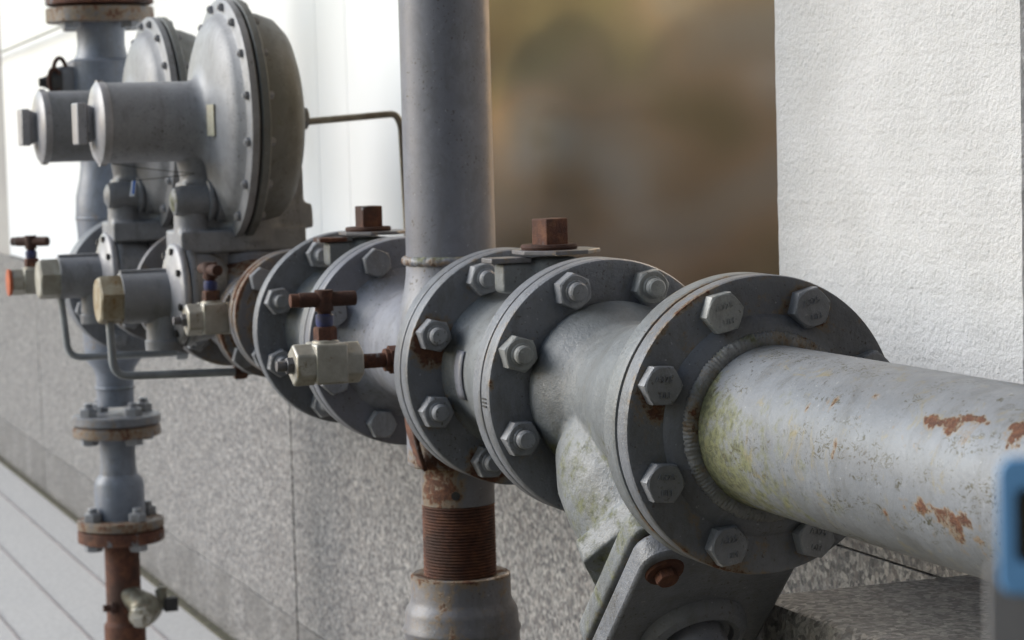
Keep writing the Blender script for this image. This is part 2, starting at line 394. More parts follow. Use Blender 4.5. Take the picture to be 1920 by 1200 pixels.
def bolt_pts(R, n=8, ph=22.5): return [(R*sin(radians(ph + k*360/n)), R*cos(radians(ph + k*360/n))) for k in range(n)]
def flange(parent, xf, xb, R=.105, rin=.05, mat=None, nuts=None, rb=.0875, n=8, rim_rust=0, spot=None, zc=0, label=None, face_ring=None, ph=22.5, fr=.0025):
    """disc on the X axis, xf is the face towards +X; nuts = list of meshes (None to skip) standing on that face"""
    mat = mat or FLAN
    fx = xf
    prof = [(fx, rin)]
    rs = [rin + (R - fr - rin)*i/12 for i in range(1, 13)]
    prof += [(fx, r) for r in rs] + [(fx - fr*.3, R - fr*.3), (fx - fr, R)]
    m = 6
    prof += [(fx - fr + (xb + .0022 - fx + fr)*i/m, R) for i in range(1, m + 1)]
    prof += [(xb, R - .0022)] + [(xb, R - .01), (xb, rin)]
    bp = bolt_pts(rb, n, ph)
    def wear(co):
        r = sqrt(co.y**2 + (co.z - zc)**2); ru = 0; mo = 0
        if r < rin + .035: ru = .28*rim_rust
        if r > R - .004:
            e = max(cl(1 - abs(co.x - xb)/.005), .7*cl(1 - abs(co.x - xf + .001)/.003))
            ru = rim_rust*(.25 + .75*e)*(.55 + .45*sin(3*atan2(co.y, co.z - zc) + xf*40)); mo = .18*rim_rust
        if spot and abs(co.x - xf) < .003:
            for k in spot:
                d = sqrt((co.y - bp[k][0])**2 + (co.z - zc - bp[k][1] + .006)**2); ru = max(ru, spot[k]*cl(1.25 - d/.026))
        return ru, mo
    prof2 = [(t, r) for t, r in prof]
    o = obj('flange', MB().lathe(prof2, (0, 0, zc), (1, 0, 0), 128, cap=False), mat, parent, wear, sharp=40, label=label)
    if nuts:
        for k, me in enumerate(nuts):
            if me is None: continue
            y, z = bp[k]
            place(me, me.name.split('.')[0], o, frame((xf - .0002, y, z + zc), (1, 0, 0), random.uniform(-.45, .45)))
    return o
def weld(parent, o, ax, R, r, label=None, rust=.25, n=360, rip=110, squash=1.0, mat=None, ch=1.6):
    x, y, a = basis(ax); o = Vector(o); vs = []; fs = []; m = 14
    for i in range(n):
        th = 2*pi*i/n
        for j in range(m):
            ph = 2*pi*j/m
            q = sin(th*rip + 2.2*mn.noise(Vector((cos(th)*6, sin(th)*6, 5))) + 7.5*(sin(ph - .8))**2)*cl(.85 + 1.2*mn.noise(Vector((cos(th)*4, sin(th)*4, 2))), .2, 1.3)
            rr = r*(1 + .06*q + .12*mn.noise(Vector((cos(th)*7, sin(th)*7, j*.25 + R*50))) + .10*mn.noise(Vector((cos(th)*30, sin(th)*30, j*.4))))
            vs.append(o + (x*cos(th) + y*sin(th))*(R + rr*cos(ph)) + a*rr*squash*sin(ph))
    for i in range(n):
        for j in range(m):
            k = (i + 1) % n; l = (j + 1) % m; fs.append((i*m + j, k*m + j, k*m + l, i*m + l))
    def wear(co):
        q = mn.noise(Vector(co)*35)
        return rust*cl(.5 + q), 1.1*rust*cl(.75 - q)
    return obj('weld_bead', MB().add(vs, fs), mat or PAINT, parent, wear, sharp=80, label=label)

# ------------------------------------------------------------------ setting: ground, walls
GZ = -.735; WY = .30
def struct(name, mb, mat, **k):
    o = obj(name, mb, mat, None, **k); o['kind'] = 'structure'; return o
struct('pavement', MB().box((-6, -1.0, GZ - .05), (40, 2.6, .1)), PAVE)
j = MB()
for y in (.187, .057, -.068, -.195, -.32, -.45, -.6, -.8):
    j.box((-6, y, GZ + .0008), (39, .0035, .004))
struct('pavement_joints', j, JOINT)
g = MB(); g.box((-6, WY - .008, GZ + .002), (36, .018, .008)); struct('dirt_strip', g, SOIL)
struct('added_dark_bed', MB().box((-.6, -1.0, GZ - .018), (5.2, 2.58, .06)), SOIL)  # dark ground added out of view to cut light bounced up from the pavement
struct('road', MB().box((0, -62, GZ - .2), (160, 119.4, .16)), ASPH)
struct('kerb', MB().box((-6, -2.36, GZ - .055), (40, .12, .13)), PAVE, bev=.01)

wl = thing('granite_wall', (-4, WY, GZ), 'speckled grey granite base wall running behind the whole pipe run', 'wall')
TOPZ = -.1135; SK = -.611
def slabs(x0, x1, z0, z1, mat, nm, parent, y0=WY, dep=.06, gap=.007):
    return obj(nm, MB().box(((x0 + x1)/2, y0 + dep/2, (z0 + z1)/2), (x1 - x0 - gap, dep, z1 - z0 - .0018)), mat, parent, bev=.0008)
xs = [-16, -12, -8.6, -6.45, -3.8741, -3.03, -2.12, -.8, .4, .9]
for a_, b_ in zip(xs[:-1], xs[1:]):
    if a_ >= -2.2:
        slabs(a_, b_, SK, -.1815, GRAN, 'granite_panel', wl); slabs(a_, b_, -.1815, TOPZ, GRAN, 'granite_panel', wl)
    else: slabs(a_, b_, SK, TOPZ, GRAN, 'granite_panel', wl)
    slabs(a_, b_, GZ, SK, GRAND, 'skirting', wl)
obj('backing', MB().box((-7.2, WY + .085, (GZ + TOPZ)/2 - .004), (17.4, .05, TOPZ - GZ - .006)), GASK, wl)
pw = thing('white_wall_panels', (-5, WY, TOPZ), 'smooth white enamel wall panels above the granite behind the regulators', 'wall')
PY = WY + .004
px_ = [-6.94, -5.3, -3.672, -3.508, -2.96]
for a_, b_ in zip(px_[:-1], px_[1:]):
    obj('wall_panel', MB().box(((a_ + b_)/2, PY + .03, (TOPZ + .004 + 2.2)/2), (b_ - a_ - .0015, .05, 2.2 - TOPZ - .004)), PANEL, pw)
obj('backing', MB().box((-4.9, PY + .06, 1.0), (4.1, .04, 2.2)), JOINT, pw)
fw = thing('grey_wall_return', (-9, WY, TOPZ), 'grey rendered wall beyond the end of the white panels at far left', 'wall')
obj('wall_face', MB().box((-11.5, WY + .06, (TOPZ + 2.2)/2), (9.1, .1, 2.2 - TOPZ)), CONC, fw)
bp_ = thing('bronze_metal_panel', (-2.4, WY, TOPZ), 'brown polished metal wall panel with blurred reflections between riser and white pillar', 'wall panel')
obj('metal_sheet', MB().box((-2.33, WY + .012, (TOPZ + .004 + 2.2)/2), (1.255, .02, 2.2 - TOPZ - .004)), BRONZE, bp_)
st = thing('stucco_pillar', (-1.75, WY, TOPZ), 'rough white stucco pillar at the right edge behind the foreground pipe', 'wall')
def stucco_block():
    # vertical arrises left slightly uneven
    mb = MB(); n = 220; x0, x1, y0, y1 = -1.9615, -1.548, .252, .60; z0, z1 = TOPZ + .003, 1.3
    vs = []
    for i in range(n + 1):
        z = z0 + (z1 - z0)*i/n
        q = [mn.noise(Vector((k*7.3, z*90, 1)))*.0011 + mn.noise(Vector((k*3.1, z*25, 4)))*.0008 for k in range(4)]
        vs += [(x0 + q[0], y0 + .004, z), (x0 + .004, y0 + q[1]*.5, z), (x1 - .005, y0 + q[2]*.5, z), (x1 + q[3]*1.6, y0 + .006, z), (x1, y1, z), (x0, y1, z)]
    fs = []
    for i in range(n):
        for k in range(6):
            l = (k + 1) % 6; fs.append((i*6 + k, i*6 + l, (i + 1)*6 + l, (i + 1)*6 + k))
    fs += [(5, 4, 3, 2, 1, 0), tuple(n*6 + k for k in range(6))]
    return mb.add(vs, fs)
obj('stucco_face', stucco_block(), STUC, st, smooth=False)
ew = thing('shaded_recess_wall', (.2, .6, TOPZ), 'dark recessed wall just past the outer corner of the stucco pillar', 'wall')
obj('wall_face', MB().box((.1, .66, .6), (3.4, .1, 2.2)), CONC, ew)
# granite slab at lower right
def ledge():
    LX, LY, LZ = -1.65, .072, -.1565
    nx, ny = 60, 14; vs = []; fs = []
    X1 = .2
    mb = MB()
    ring = []
    def P(x, y, z): return (x, y, z)
    # cross-section following the edge: top, chipped arris, rough front
    sec = [(WY - .002, LZ), (.2, LZ), (LY + .010, LZ), (LY + .003, LZ - .002), (LY, LZ - .008), (LY - .002, LZ - .03), (LY + .001, LZ - .06), (LY - .001, LZ - .1), (LY, LZ - .16)]
    n = 260
    for i in range(n + 1):
        x = LX + (X1 - LX)*i/n
        for k, (y, z) in enumerate(sec):
            q = mn.noise(Vector((x*70, k*2.1, 3)))*.0035 + mn.noise(Vector((x*200, k*5.1, 8)))*.0018
            if k < 2: q = 0
            xx = x + (mn.noise(Vector((k*3., 1, 1)))*.001 if i == 0 else 0)
            vs.append((xx, y - abs(q)*(-1 if k > 1 else 0), z - (abs(q)*.6 if k in (3, 4) else 0)))
    m = len(sec)
    for i in range(n):
        for k in range(m - 1): fs.append((i*m + k, i*m + k + 1, (i + 1)*m + k + 1, (i + 1)*m + k))
    vs += [(LX, WY - .002, LZ - .16), (X1, WY - .002, LZ - .16)]; a0 = len(vs) - 2
    fs += [tuple([a0] + list(range(m - 1, -1, -1))), tuple([a0 + 1] + [n*m + k for k in range(m)]), (a0, m - 1, n*m + m - 1, a0 + 1)]
    return mb.add(vs, fs)
lg = thing('granite_slab', (-1.5, .2, GZ), 'thick rough-edged granite slab against the wall under the foreground pipe', 'stone slab')
obj('slab', ledge(), GRANL, lg, sharp=40)
b = MB(); b.box((-.70, .20, (GZ - .3165)/2), (1.8, .19, -.3165 - GZ)); obj('slab_base', b, GRAND, lg)

# unseen canopy overhead and dark wall behind the camera, added to shade the pipes
cn = thing('added_shade_canopy', (-4, -.3, 2.2), 'concrete canopy slab added above the pipes to shade them, out of frame overhead', 'canopy')
obj('shade_slab', MB().box((-4.3, -.22, 2.27), (15, 1.5, .12)), CONC, cn)
wg = thing('added_shade_wall', (1.05, -.5, GZ), 'dark wall added behind the camera to block sky light, out of frame', 'wall')
obj('shade_wall_slab', MB().box((1.05, -2.7, 1.6), (.2, 7.2, 4.7)), ASPH, wg)

# street opposite, seen only as the blurred reflection in the metal panel
def tree(x, y, h, rad, n, label):
    t = thing('street_tree', (x, y, GZ), label, 'tree', 'trees across the street')
    mb = MB().tube([(x, y, GZ - .1), (x + .1, y, GZ + h*.25), (x, y + .1, GZ + h*.5)], [.16, .12, .08], 10)
    for k in range(6):
        a = k*1.05; mb.tube([(x, y + .1, GZ + h*.4), (x + cos(a)*rad*.5, y + sin(a)*rad*.5, GZ + h*.7)], [.06, .02], 6)
    obj('trunk', mb, BARK, t)
    lf = MB(); cs = [(random.uniform(-.6, .6)*rad, random.uniform(-.6, .6)*rad, random.uniform(.4, .9)*h, random.uniform(.3, .55)*rad) for _ in range(14)]
    for k in range(n):
        c = random.choice(cs); d = Vector((random.gauss(0, 1), random.gauss(0, 1), random.gauss(0, 1))).normalized()*c[3]*random.uniform(.5, 1.05)
        p = Vector((x + c[0], y + c[1], GZ + c[2])) + d; u = Vector((random.gauss(0, 1), random.gauss(0, 1), random.gauss(0, 1))).normalized(); v = u.orthogonal().normalized()
        s = random.uniform(.08, .16); lf.add([p - u*s, p + v*s*.6, p + u*s, p - v*s*.6], [(0, 1, 2, 3)])
    obj('crown', lf, LEAF, t, smooth=False)
tree(-22.5, -6.3, 3.4, 1.2, 3000, 'leafy tree across the street seen only as a green blur in the metal panel')
tree(-21, -9.9, 4.4, 1.3, 3000, 'wider leafy tree across the street beside the brown building')
hb = thing('brown_building', (-24, -14, GZ), 'dark brown rendered building across the street with dark windows', 'building')
obj('wall', MB().box((-24, -13.6, 1.6), (3, 8.5, 4.8)), BRICKW, hb)
for yy in (-16.5, -14.5, -12.5, -10.5):
    for zz in (.9, 2.6): obj('window', MB().box((-22.47, yy, zz), (.1, .9, 1.0)), WINDM, hb)
obj('wall', MB().box((-22.46, -10.6, -.05), (.06, 1.6, .35)), GREYW, hb)
ks = thing('tan_kiosk', (-20, -7.5, GZ), 'small tan kiosk across the street seen as a warm blur in the metal panel', 'kiosk')
obj('wall', MB().box((-20.6, -7.55, .12), (1.2, 1.15, 1.7)), simple('tan_render', (.66, .42, .22), (.56, .36, .19), .8, 1), ks)
obj('roof', MB().box((-20.6, -7.55, 1.03), (1.5, 1.45, .12)), GREYW, ks, bev=.02)
gw = thing('garden_wall', (-17, -6, GZ), 'low pale garden wall across the street', 'wall')
obj('wall', MB().box((-18.4, -5.3, GZ + .70), (.3, 4.4, .42)), simple('mauve_render', (.62, .58, .57), (.52, .48, .47), .8, 1), gw)
obj('wall_base', MB().box((-18.4, -5.3, GZ + .245), (.26, 4.4, .49)), simple('ochre_render', (.50, .38, .24), (.42, .32, .20), .8, 1), gw)
pb = thing('brick_planter', (-12.5, -4.2, GZ), 'red brick planter beside the road', 'planter')
obj('box', MB().box((-13.0, -4.6, GZ + .10), (.5, 1.1, .28)), simple('red_brick', (.42, .12, .07), (.33, .09, .06), .8, 9), pb, bev=.01)
obj('soil', MB().box((-13.0, -4.6, GZ + .245), (.4, 1.0, .02)), SOIL, pb)

# ------------------------------------------------------------------ 1 foreground pipe with slip-on flange
X1f, X1b = -1.4855, -1.5035
pt = thing('gas_pipe', (-1.0, 0, 0), 'weathered light grey gas pipe in the right foreground with moss and rust scars', 'pipe')
SPOTS = [(-1.160, -1.76, .018, .07, 1.1), (-1.146, -1.80, .014, .10, 1.0), (-1.142, -1.92, .004, .12, .8), (-1.187, -.85, .006, .06, .95), (-1.166, -.86, .007, .09, 1.0),
         (-1.146, -.74, .013, .035, 1.0), (-1.100, -.77, .007, .12, 1.1), (-1.281, -1.36, .0018, .13, .85), (-1.302, -.88, .0022, .08, .8), (-1.310, -.93, .002, .08, .7),
         (-1.33, -.99, .002, .06, .6), (-1.222, -1.93, .003, .03, .7), (-1.12, -1.95, .004, .03, .8), (-1.262, -.70, .003, .03, .6), (-1.05, -1.2, .01, .1, .8), (-.98, -.9, .012, .1, .9)]
def pipe_wear(co):
    a = ang(co); r = 0
    for (x, t, sx, sa, k) in SPOTS:
        dx = (co.x - x)/sx; da = (a - t)/sa
        q = sqrt(dx*dx + da*da) + .9*mn.noise(Vector((co.x*130, a*9, x*9))) + .7*mn.noise(Vector((co.x*420, a*26, x*9)))
        r = max(r, .66*k*cl(1.85 - q))
        # the run below it
        if a < t and dx*dx < 1.2: r = max(r, .42*k*cl(1 - (t - a)/(.5))*cl(1 - abs(dx + .3*mn.noise(Vector((a*9, x*50, 0))))))
    d = -1.485 - co.x
    e = cl(1 - (co.x + 1.475)/.26)
    side = cl(cos(a + 2.05)*1.1)
    mo = e*side*.95 + .6*cl(1 - (co.x + 1.478)/.018)*cl(.6 + .5*sin(a*5))
    rr = .35*cl(1 - (co.x + 1.478)/.012)
    mo += .28*cl(1 - abs(a + 1.25)/.12)*cl(1 - (co.x + 1.47)/.08)
    return max(r, rr), mo
prof = [(-1.49, .0571)] + [(-1.47 + (.62)*i/330, .0571) for i in range(331)] + [(-.6, .0571), (1.0, .0571)]
obj('pipe', MB().lathe(prof, (0, 0, 0), (1, 0, 0), 260, cap=False), PIPEP, pt, pipe_wear, sharp=60)
heads1 = [HEADS[0], HEADS[0], HEADS[0], HEADS[0], HEADS[0], HEADS[0], HEADS[0], HEADS[1]]
f = flange(pt, X1f, X1b, rin=.056, nuts=None, rim_rust=.9, spot={0: .9, 6: .8, 7: .5, 4: .5, 3: .4}, label='round grey flange with eight hex bolt heads')
bp8 = bolt_pts(.0875)
rots = [.25, .3, .1, -.25, .12, -.1, -.05, .2]
for k in range(8):
    place(HEADS[1] if k in (7,) else HEADS[0], 'bolt', f, frame((X1f - .0002, bp8[k][0], bp8[k][1]), (1, 0, 0), rots[k]), label='bolt head with flaked pale paint' if k == 7 else None)
obj('hub', MB().lathe([(X1f - .003, .0795), (X1f + .0008, .0775), (X1f + .0038, .0735), (X1f + .0065, .069), (X1f + .0078, .0655), (X1f + .0078, .0565)], (0, 0, 0), (1, 0, 0), 128, cap=False), FLAN, pt,
    lambda co: (.1, .15 if co.y < 0 else 0), sharp=60)
weld(pt, (X1f + .0075, 0, 0), (1, 0, 0), .0590, .0074, rust=.5, n=1500, rip=142, squash=.7, mat=WELDP, label='rippled weld ring where the pipe meets the flange')
obj('gasket', MB().lathe([(X1b, .05), (X1b, .098), (X1b - .0033, .098), (X1b - .0033, .05)], (0, 0, 0), (1, 0, 0), 96, cap=False), GASK, pt)

# ------------------------------------------------------------------ 2 strainer body
sx = thing('strainer', (-1.63, 0, 0), 'cast grey Y strainer with angled cover plate between first and second flange joints', 'strainer')
flange(sx, -1.5068, -1.5275, rin=.05, rim_rust=.9, mat=CAST)
AX = Vector((cos(radians(45)), 0, -sin(radians(45)))); VV = Vector((sin(radians(45)), 0, cos(radians(45))))
PC = Vector((-1.602, 0, -.152))              # centre of the outer cover face
mb = MB()
mb.lathe([(-1.765, .070), (-1.750, .072), (-1.735, .066), (-1.72, .058), (-1.70, .0565), (-1.67, .060), (-1.64, .067), (-1.60, .071), (-1.56, .071), (-1.54, .073), (-1.525, .080), (-1.515, .084)], (0, 0, 0), (1, 0, 0), 96)
O = PC - AX*.20
mb.lathe([(-.004, .0), (.000, .026), (.012, .048), (.034, .0635), (.062, .0700), (.09, .0695), (.12, .065), (.15, .061), (.168, .058)], O, AX, 64, up=VV)
mb.prism([(.0775*cos(k*pi/3), .0775*sin(k*pi/3)) for k in range(6)], O + AX*.126, AX, .022, up=VV)
def rrect(hw, hh, r=.012, k=4):
    P = []
    for cx, cy, a0 in ((hw - r, hh - r, 0), (-hw + r, hh - r, pi/2), (-hw + r, -hh + r, pi), (hw - r, -hh + r, 1.5*pi)):
        for i in range(k + 1):
            a = a0 + pi/2*i/k; P.append((cx + r*cos(a), cy + r*sin(a)))
    return P
mb.prism(rrect(.0665, .080, .016), O + AX*.156, AX, .0195, up=VV)
def sw(co):
    e = cl(1 - abs((co - PC).dot(AX) + .025)/.006)
    return .35*e, .5*cl(-co.y/.05)*cl(-co.z/.05 + .35)
fuse('body', mb, CAST, sx, vox=.0023, it=3, wear=sw)
obj('gasket', MB().prism(rrect(.060, .073, .014), O + AX*.174, AX, .006, up=VV), GASK, sx)
cv = obj('cover', MB().prism(rrect(.0655, .080, .018), PC - AX*.0205, AX, .0205, up=VV), FLAN, sx, bev=.003, label='thick angled cover plate in shadow')
obj('boss', MB().lathe([(-.002, .043), (.004, .042), (.0095, .0385), (.012, .033), (.010, .029), (.006, .027), (.004, .020)], PC - VV*.028 + Vector((0, .004, 0)), AX, 48, up=VV), FLAN, cv)
obj('drain_stub', MB().lathe([(0, .0235), (.06, .0235), (.061, .02)], PC - VV*.030 + Vector((0, .004, 0)), AX, 40, up=VV), PAINT, cv)
for (a_, b_) in ((-.0455, .058), (.0455, .058), (-.0455, -.060), (.0455, -.060)):
    o_ = PC + VV*b_ + Vector((0, 1, 0))*a_
    m_ = MB().lathe([(0, .0150), (.0022, .0140), (.0022, .0)], o_, AX, 20, up=VV); m_.hexa(o_ + AX*.0015, AX, .015, .008, .3, up=VV)
    obj('bolt', m_, RUST if a_ < 0 and b_ > 0 else FLAN, cv, label='rusty bolt in the upper left corner' if a_ < 0 and b_ > 0 else None)
f2 = flange(sx, -1.761, -1.779, rin=.055, nuts=[NUTL, NUT, NUT, NUT, NUT, NUT, NUTL, NUT], rim_rust=.7, spot={6: .3, 5: .4}, fr=.004)
mk = MB()
for dz in (-.006, -.003, .0): mk.box((-1.770, -.1052, -.002 + dz), (.009, .001, .0012))
obj('index_mark', mk, BLACK, f2)

# ------------------------------------------------------------------ 3 and 6 ball valves
def ball_valve(x0, first, nutlist, label, spots):
    """x0 = +X face of its near flange"""
    t = thing('ball_valve', (x0 - .10, 0, 0), label, 'valve', 'flanged ball valves with square stems')
    xa, xb = x0, x0 - .206
    xm = (xa + xb)/2
    flange(t, xa, xa - .018, rin=.05, rim_rust=.4, fr=.0015)
    flange(t, xb + .018, xb, rin=.055, nuts=nutlist, spot=spots, rim_rust=.25, fr=.003)
    mb = MB().lathe([(xb + .010, .074), (xb + .020, .073), (xb + .028, .067), (xb + .04, .0655), (xm - .02, .069), (xm + .02, .070), (xa - .05, .066), (xa - .03, .067), (xa - .02, .078)], (0, 0, 0), (1, 0, 0), 96)
    mb.lathe([(.04, .034), (.078, .030), (.086, .024), (.1015, .022)], (xm, 0, 0), (0, 0, 1), 32)
    mb.box((xm, -.036, .0855), (.024, .026, .026))
    def wr(co):
        e = cl(1 - (co.x - xb - .018)/.016)
        return (.55*e*cl(.5 + .5*sin(ang(co)*3 + 1)) + .25*cl((co.z - .07)/.02)) if first else .12*e, .15 if first else .35
    fuse('body', mb, CAST, t, vox=.003, it=4, wear=wr)
    obj('lug_plate', MB().box((xm, -.041, .1005), (.026, .036, .0045)), RUSTP if first else RUSTG, t, bev=.001)
    n8 = [(.0375*cos(radians(22.5 + 45*k))*(1.08 if k in (0, 7) else 1), .0375*sin(radians(22.5 + 45*k))) for k in range(8)]
    obj('stop_plate', MB().prism(n8, (xm, .004, .1045), (0, 0, 1), .0035), RUSTP, t, bev=.0006)
    obj('washer', MB().lathe([(0, .0235), (.0022, .0245), (.0044, .0235), (.0044, .0)], (xm, -.002, .108), (0, 0, 1), 32), RUSTD, t)
    s = .0112; r_ = .25 if first else .1
    obj('square_stem', MB().prism([(s*sqrt(2)*cos(pi/4 + k*pi/2 + r_), s*sqrt(2)*sin(pi/4 + k*pi/2 + r_)) for k in range(4)], (xm, -.001, .108), (0, 0, 1), .0262), RUSTG, t, bev=.0012)
    if first:
        pl = MB(); n = 8
        for i in range(n + 1):
            a = radians(-72 - 36*i/n)
            for xx in (xb + .040, xb + .058): pl.v.append((xx, .0682*sin(a), .0682*cos(a)))
        pl.f = [(2*i, 2*i + 1, 2*i + 3, 2*i + 2) for i in range(n)]
        q = obj('name_plate', pl, CLEAN, t, label='small riveted rating plate on the valve body'); sl = q.modifiers.new('s', 'SOLIDIFY'); sl.thickness = .0012; sl.offset = 0
    return t
ball_valve(-1.781, True, [NUTR, NUT, NUT, NUTR, NUT, NUT, NUT, NUT], 'ball valve with rusty square stem just left of the strainer, nearer of the two', {6: 1.3, 4: 1.0, 5: .45, 3: 1.2, 7: .35})
ball_valve(-2.302, False, [NUT]*8, 'ball valve left of the tall riser, farther of the two square stemmed valves', {7: .1})

# ------------------------------------------------------------------ 4 tee with the riser
XR = -2.146
te = thing('pipe_tee', (XR, 0, 0), 'grey tee piece carrying the tall riser pipe, between the two ball valves', 'pipe')
flange(te, -1.989, -2.007, rin=.05, rim_rust=.12, fr=.0015)
flange(te, -2.282, -2.300, rin=.055, nuts=[HEADP]*8, rim_rust=.1, mat=CLEAN, fr=.003)
mb = MB().lathe([(-2.295, .079), (-2.283, .077), (-2.272, .068), (-2.262, .061), (-2.25, .0573), (-2.04, .0573), (-2.025, .061), (-2.012, .070), (-2.0, .078)], (0, 0, 0), (1, 0, 0), 96)
mb.lathe([(.01, .056), (.045, .050), (.062, .0455), (.075, .0435), (.089, .0430)], (XR, 0, 0), (0, 0, 1), 64)
mb.lathe([(-.108, .0475), (-.07, .0475), (-.05, .050), (-.01, .055)], (XR, 0, 0), (0, 0, 1), 64)
fuse('tee_body', mb, PAINT, te, vox=.003, it=4, wear=lambda co: (.85*cl(1 - abs(co.x + 2.09)/.06)*cl(-co.y/.04)*cl(.6 - co.z/.06) + .35*cl((-co.z - .07)/.03), .3*cl((co.z - .03)/.05)))
obj('riser_pipe', MB().lathe([(.089, .0428), (.12, .0428), (.4, .0428), (.8, .0428), (2.21, .0428)], (XR, 0, 0), (0, 0, 1), 96, cap=False), CLEAN, te,
    lambda co: (0, .5*cl(1 - (co.z - .088)/.03)), label='tall smooth grey riser pipe going up out of frame')
weld(te, (XR, 0, .0885), (0, 0, 1), .0430, .0045, rust=.8, n=260, rip=33, mat=PAINT)
# the bent rusty plate at the saddle
pl = MB(); n = 14
for i in range(n + 1):
    u = i/n; z = -.026 - .078*u; y = -.062 + .012*u**1.5 - .004*sin(pi*u)
    wd = .017 + .004*sin(pi*u)
    for k, dx in enumerate((-wd, 0, wd)): pl.v.append((-2.098 - .010*u + dx - (.004 if k == 1 else 0), y + (.0 if k == 2 else .006), z))
pl.f = [(3*i + k, 3*i + k + 1, 3*i + 4 + k, 3*i + 3 + k) for i in range(n) for k in range(2)]
q = obj('saddle_plate', pl, RUSTG, te, label='bent rusty plate on the underside of the tee'); sl = q.modifiers.new('s', 'SOLIDIFY'); sl.thickness = .004; sl.offset = 0
obj('drop_pipe', MB().lathe([(-.145, .0352), (-.125, .0352), (-.106, .0352)], (XR + .0, 0, 0), (0, 0, 1), 72, cap=False), RUSTP, te, lambda co: (.45*cl(-co.y/.02)*cl(-(co.x - XR)/-.02 + .5), 0), label='short rust-stained outlet under the tee')
obj('hole', MB().lathe([(0, .0042), (.0006, .0042), (.0006, 0)], (XR + .0325, -.0136, -.1335), (.92, -.39, 0), 16), BLACK, te)
nip = MB(); pr = []
z = -.222; i = 0
while z < -.1445:
    pr += [(z, .0352), (z + .0008, .0350), (z + .0018, .0331)]; z += .0030
nip.lathe([(-.222, .02)] + pr + [(-.144, .0350)], (XR, 0, 0), (0, 0, 1), 72)
t = obj('threaded_nipple', nip, RUST, None, sharp=20); tag(t, 'dark rusty threaded pipe nipple below the tee', 'pipe nipple')
cp = thing('pipe_coupling', (XR, 0, -.27), 'wide grey coupling with rust patches at the bottom, under the threaded nipple', 'pipe coupling')
obj('sleeve', MB().lathe([(-.2145, .0360), (-.2125, .0455), (-.2140, .0478), (-.2170, .0482), (-.236, .0484), (-.2405, .0497), (-.2455, .0530), (-.2500, .0545), (-.262, .0552), (-.2650, .0570), (-.2675, .0570), (-.270, .0558), (-.30, .0562), (-.34, .056), (-.36, .048)], (XR, 0, 0), (0, 0, 1), 80), RUSTP, cp,
    lambda co: (.38*cl(1 - abs(co.z + .214)/.006) + .45*cl(1 - abs(co.z + .255)/.03)*cl(1 - abs(co.y + .03)/.02), 0))
obj('drop_leg', MB().lathe([(-.735, .044), (-.35, .044)], (XR, 0, 0), (0, 0, 1), 48), RUSTP, cp)

# ------------------------------------------------------------------ 5 needle valves
def needle_valve(x, y, z, hrot, stub, label, cap=None):
    """body axis along Y, y = its middle; stub = Y where its nipple enters the pipe"""
    t = thing('needle_valve', (x, y, z), label, 'valve', 'small needle valves with T handles')
    A = (0, 1, 0); L = .0315
    hx = [(.0195*cos(radians(30 + 60*k)), .0195*sin(radians(30 + 60*k))) for k in range(6)]
    for yy in (y - L, y + L - .021): obj('end_nut', MB().prism(hx, (x, yy, z), A, .021), ZINC, t, bev=.0022)
    
    b_ = MB().box((x, y + .001, z + .001), (.0375, .030, .0365)); o_ = obj('body', b_, ZINC, t, bev=.002)
    if not cap:
        obj('plug', MB().hexa((x, y - L + .001, z), (0, -1, 0), .014, .007, .3).lathe([(0, .005), (.009, .005)], (x, y - L - .006, z), (0, -1, 0), 12), RUSTP, t, bev=.0006)
    else: obj('plug', MB().lathe([(0, .0195), (.004, .0195), (.005, .012), (.005, 0)], (x, y - L, z), (0, -1, 0), 24), cap, t, label='orange red end cap')
    obj('collar', MB().lathe([(.0175, .0125), (.021, .0120), (.0222, .009)], (x, y, z), (0, 0, 1), 24), ZINC, o_)
    m_ = MB().hexa((x, y, z + .0205), (0, 0, 1), .0185, .0135, .2); obj('bonnet', m_, RUST, t)
    obj('gland', MB().lathe([(.0335, .0072), (.037, .0082), (.044, .0082), (.0455, .0065)], (x, y, z), (0, 0, 1), 24), BLUEB, t, label='bonnet gland with worn blue paint')
    obj('spindle', MB().lathe([(.03, .0058), (.058, .0065)], (x, y, z), (0, 0, 1), 20), RUSTD, t)
    d = Vector((sin(hrot), cos(hrot), 0)); c_ = Vector((x, y, z + .0585))
    h = obj('handle', MB().lathe([(-.024, .0), (-.024, .0055), (-.023, .0068), (.0285, .0068), (.0295, .0058), (.0295, 0)], c_, d, 24).lathe([(-.0105, .0), (-.0105, .0085), (.0085, .0085), (.0085, 0)], c_, (0, 0, 1), 24), RUSTD, t, label='dark rusty T handle')
    obj('tip', MB().lathe([(.022, .0062), (.031, .0062), (.0315, .005)], c_, -d, 20), RUSTG, h)
    s0 = y + L
    obj('nipple', MB().lathe([(-.004, .0068), (stub - s0, .0068)], (x, s0, z), A, 20), RUSTG, t)
    bo = MB().hexa((x, stub - .016, z), A, .0225, .020, .3); bo.lathe([(-.020, .0105), (-.013, .0105)], (x, stub, z), A, 16).lathe([(0, .0125), (.02, .0125)], (x, stub, z), A, 20)
    obj('boss', bo, RUSTG, t)
    return t
needle_valve(-2.080, -.1455, .003,   .06, -.070, 'needle valve with rusty T handle in front of the middle flanges, largest of three')
needle_valve(-2.765, -.0885, -.0035, 1.5, -.040, 'needle valve between the near pilot regulator and the flanges, handle end pointing forward')
needle_valve(-3.50, -.180, .0085, .75, -.045, 'needle valve with orange end cap at the far left edge', cap=simple('orange_cap', (.55, .13, .05), (.4, .1, .04), .5, 60))

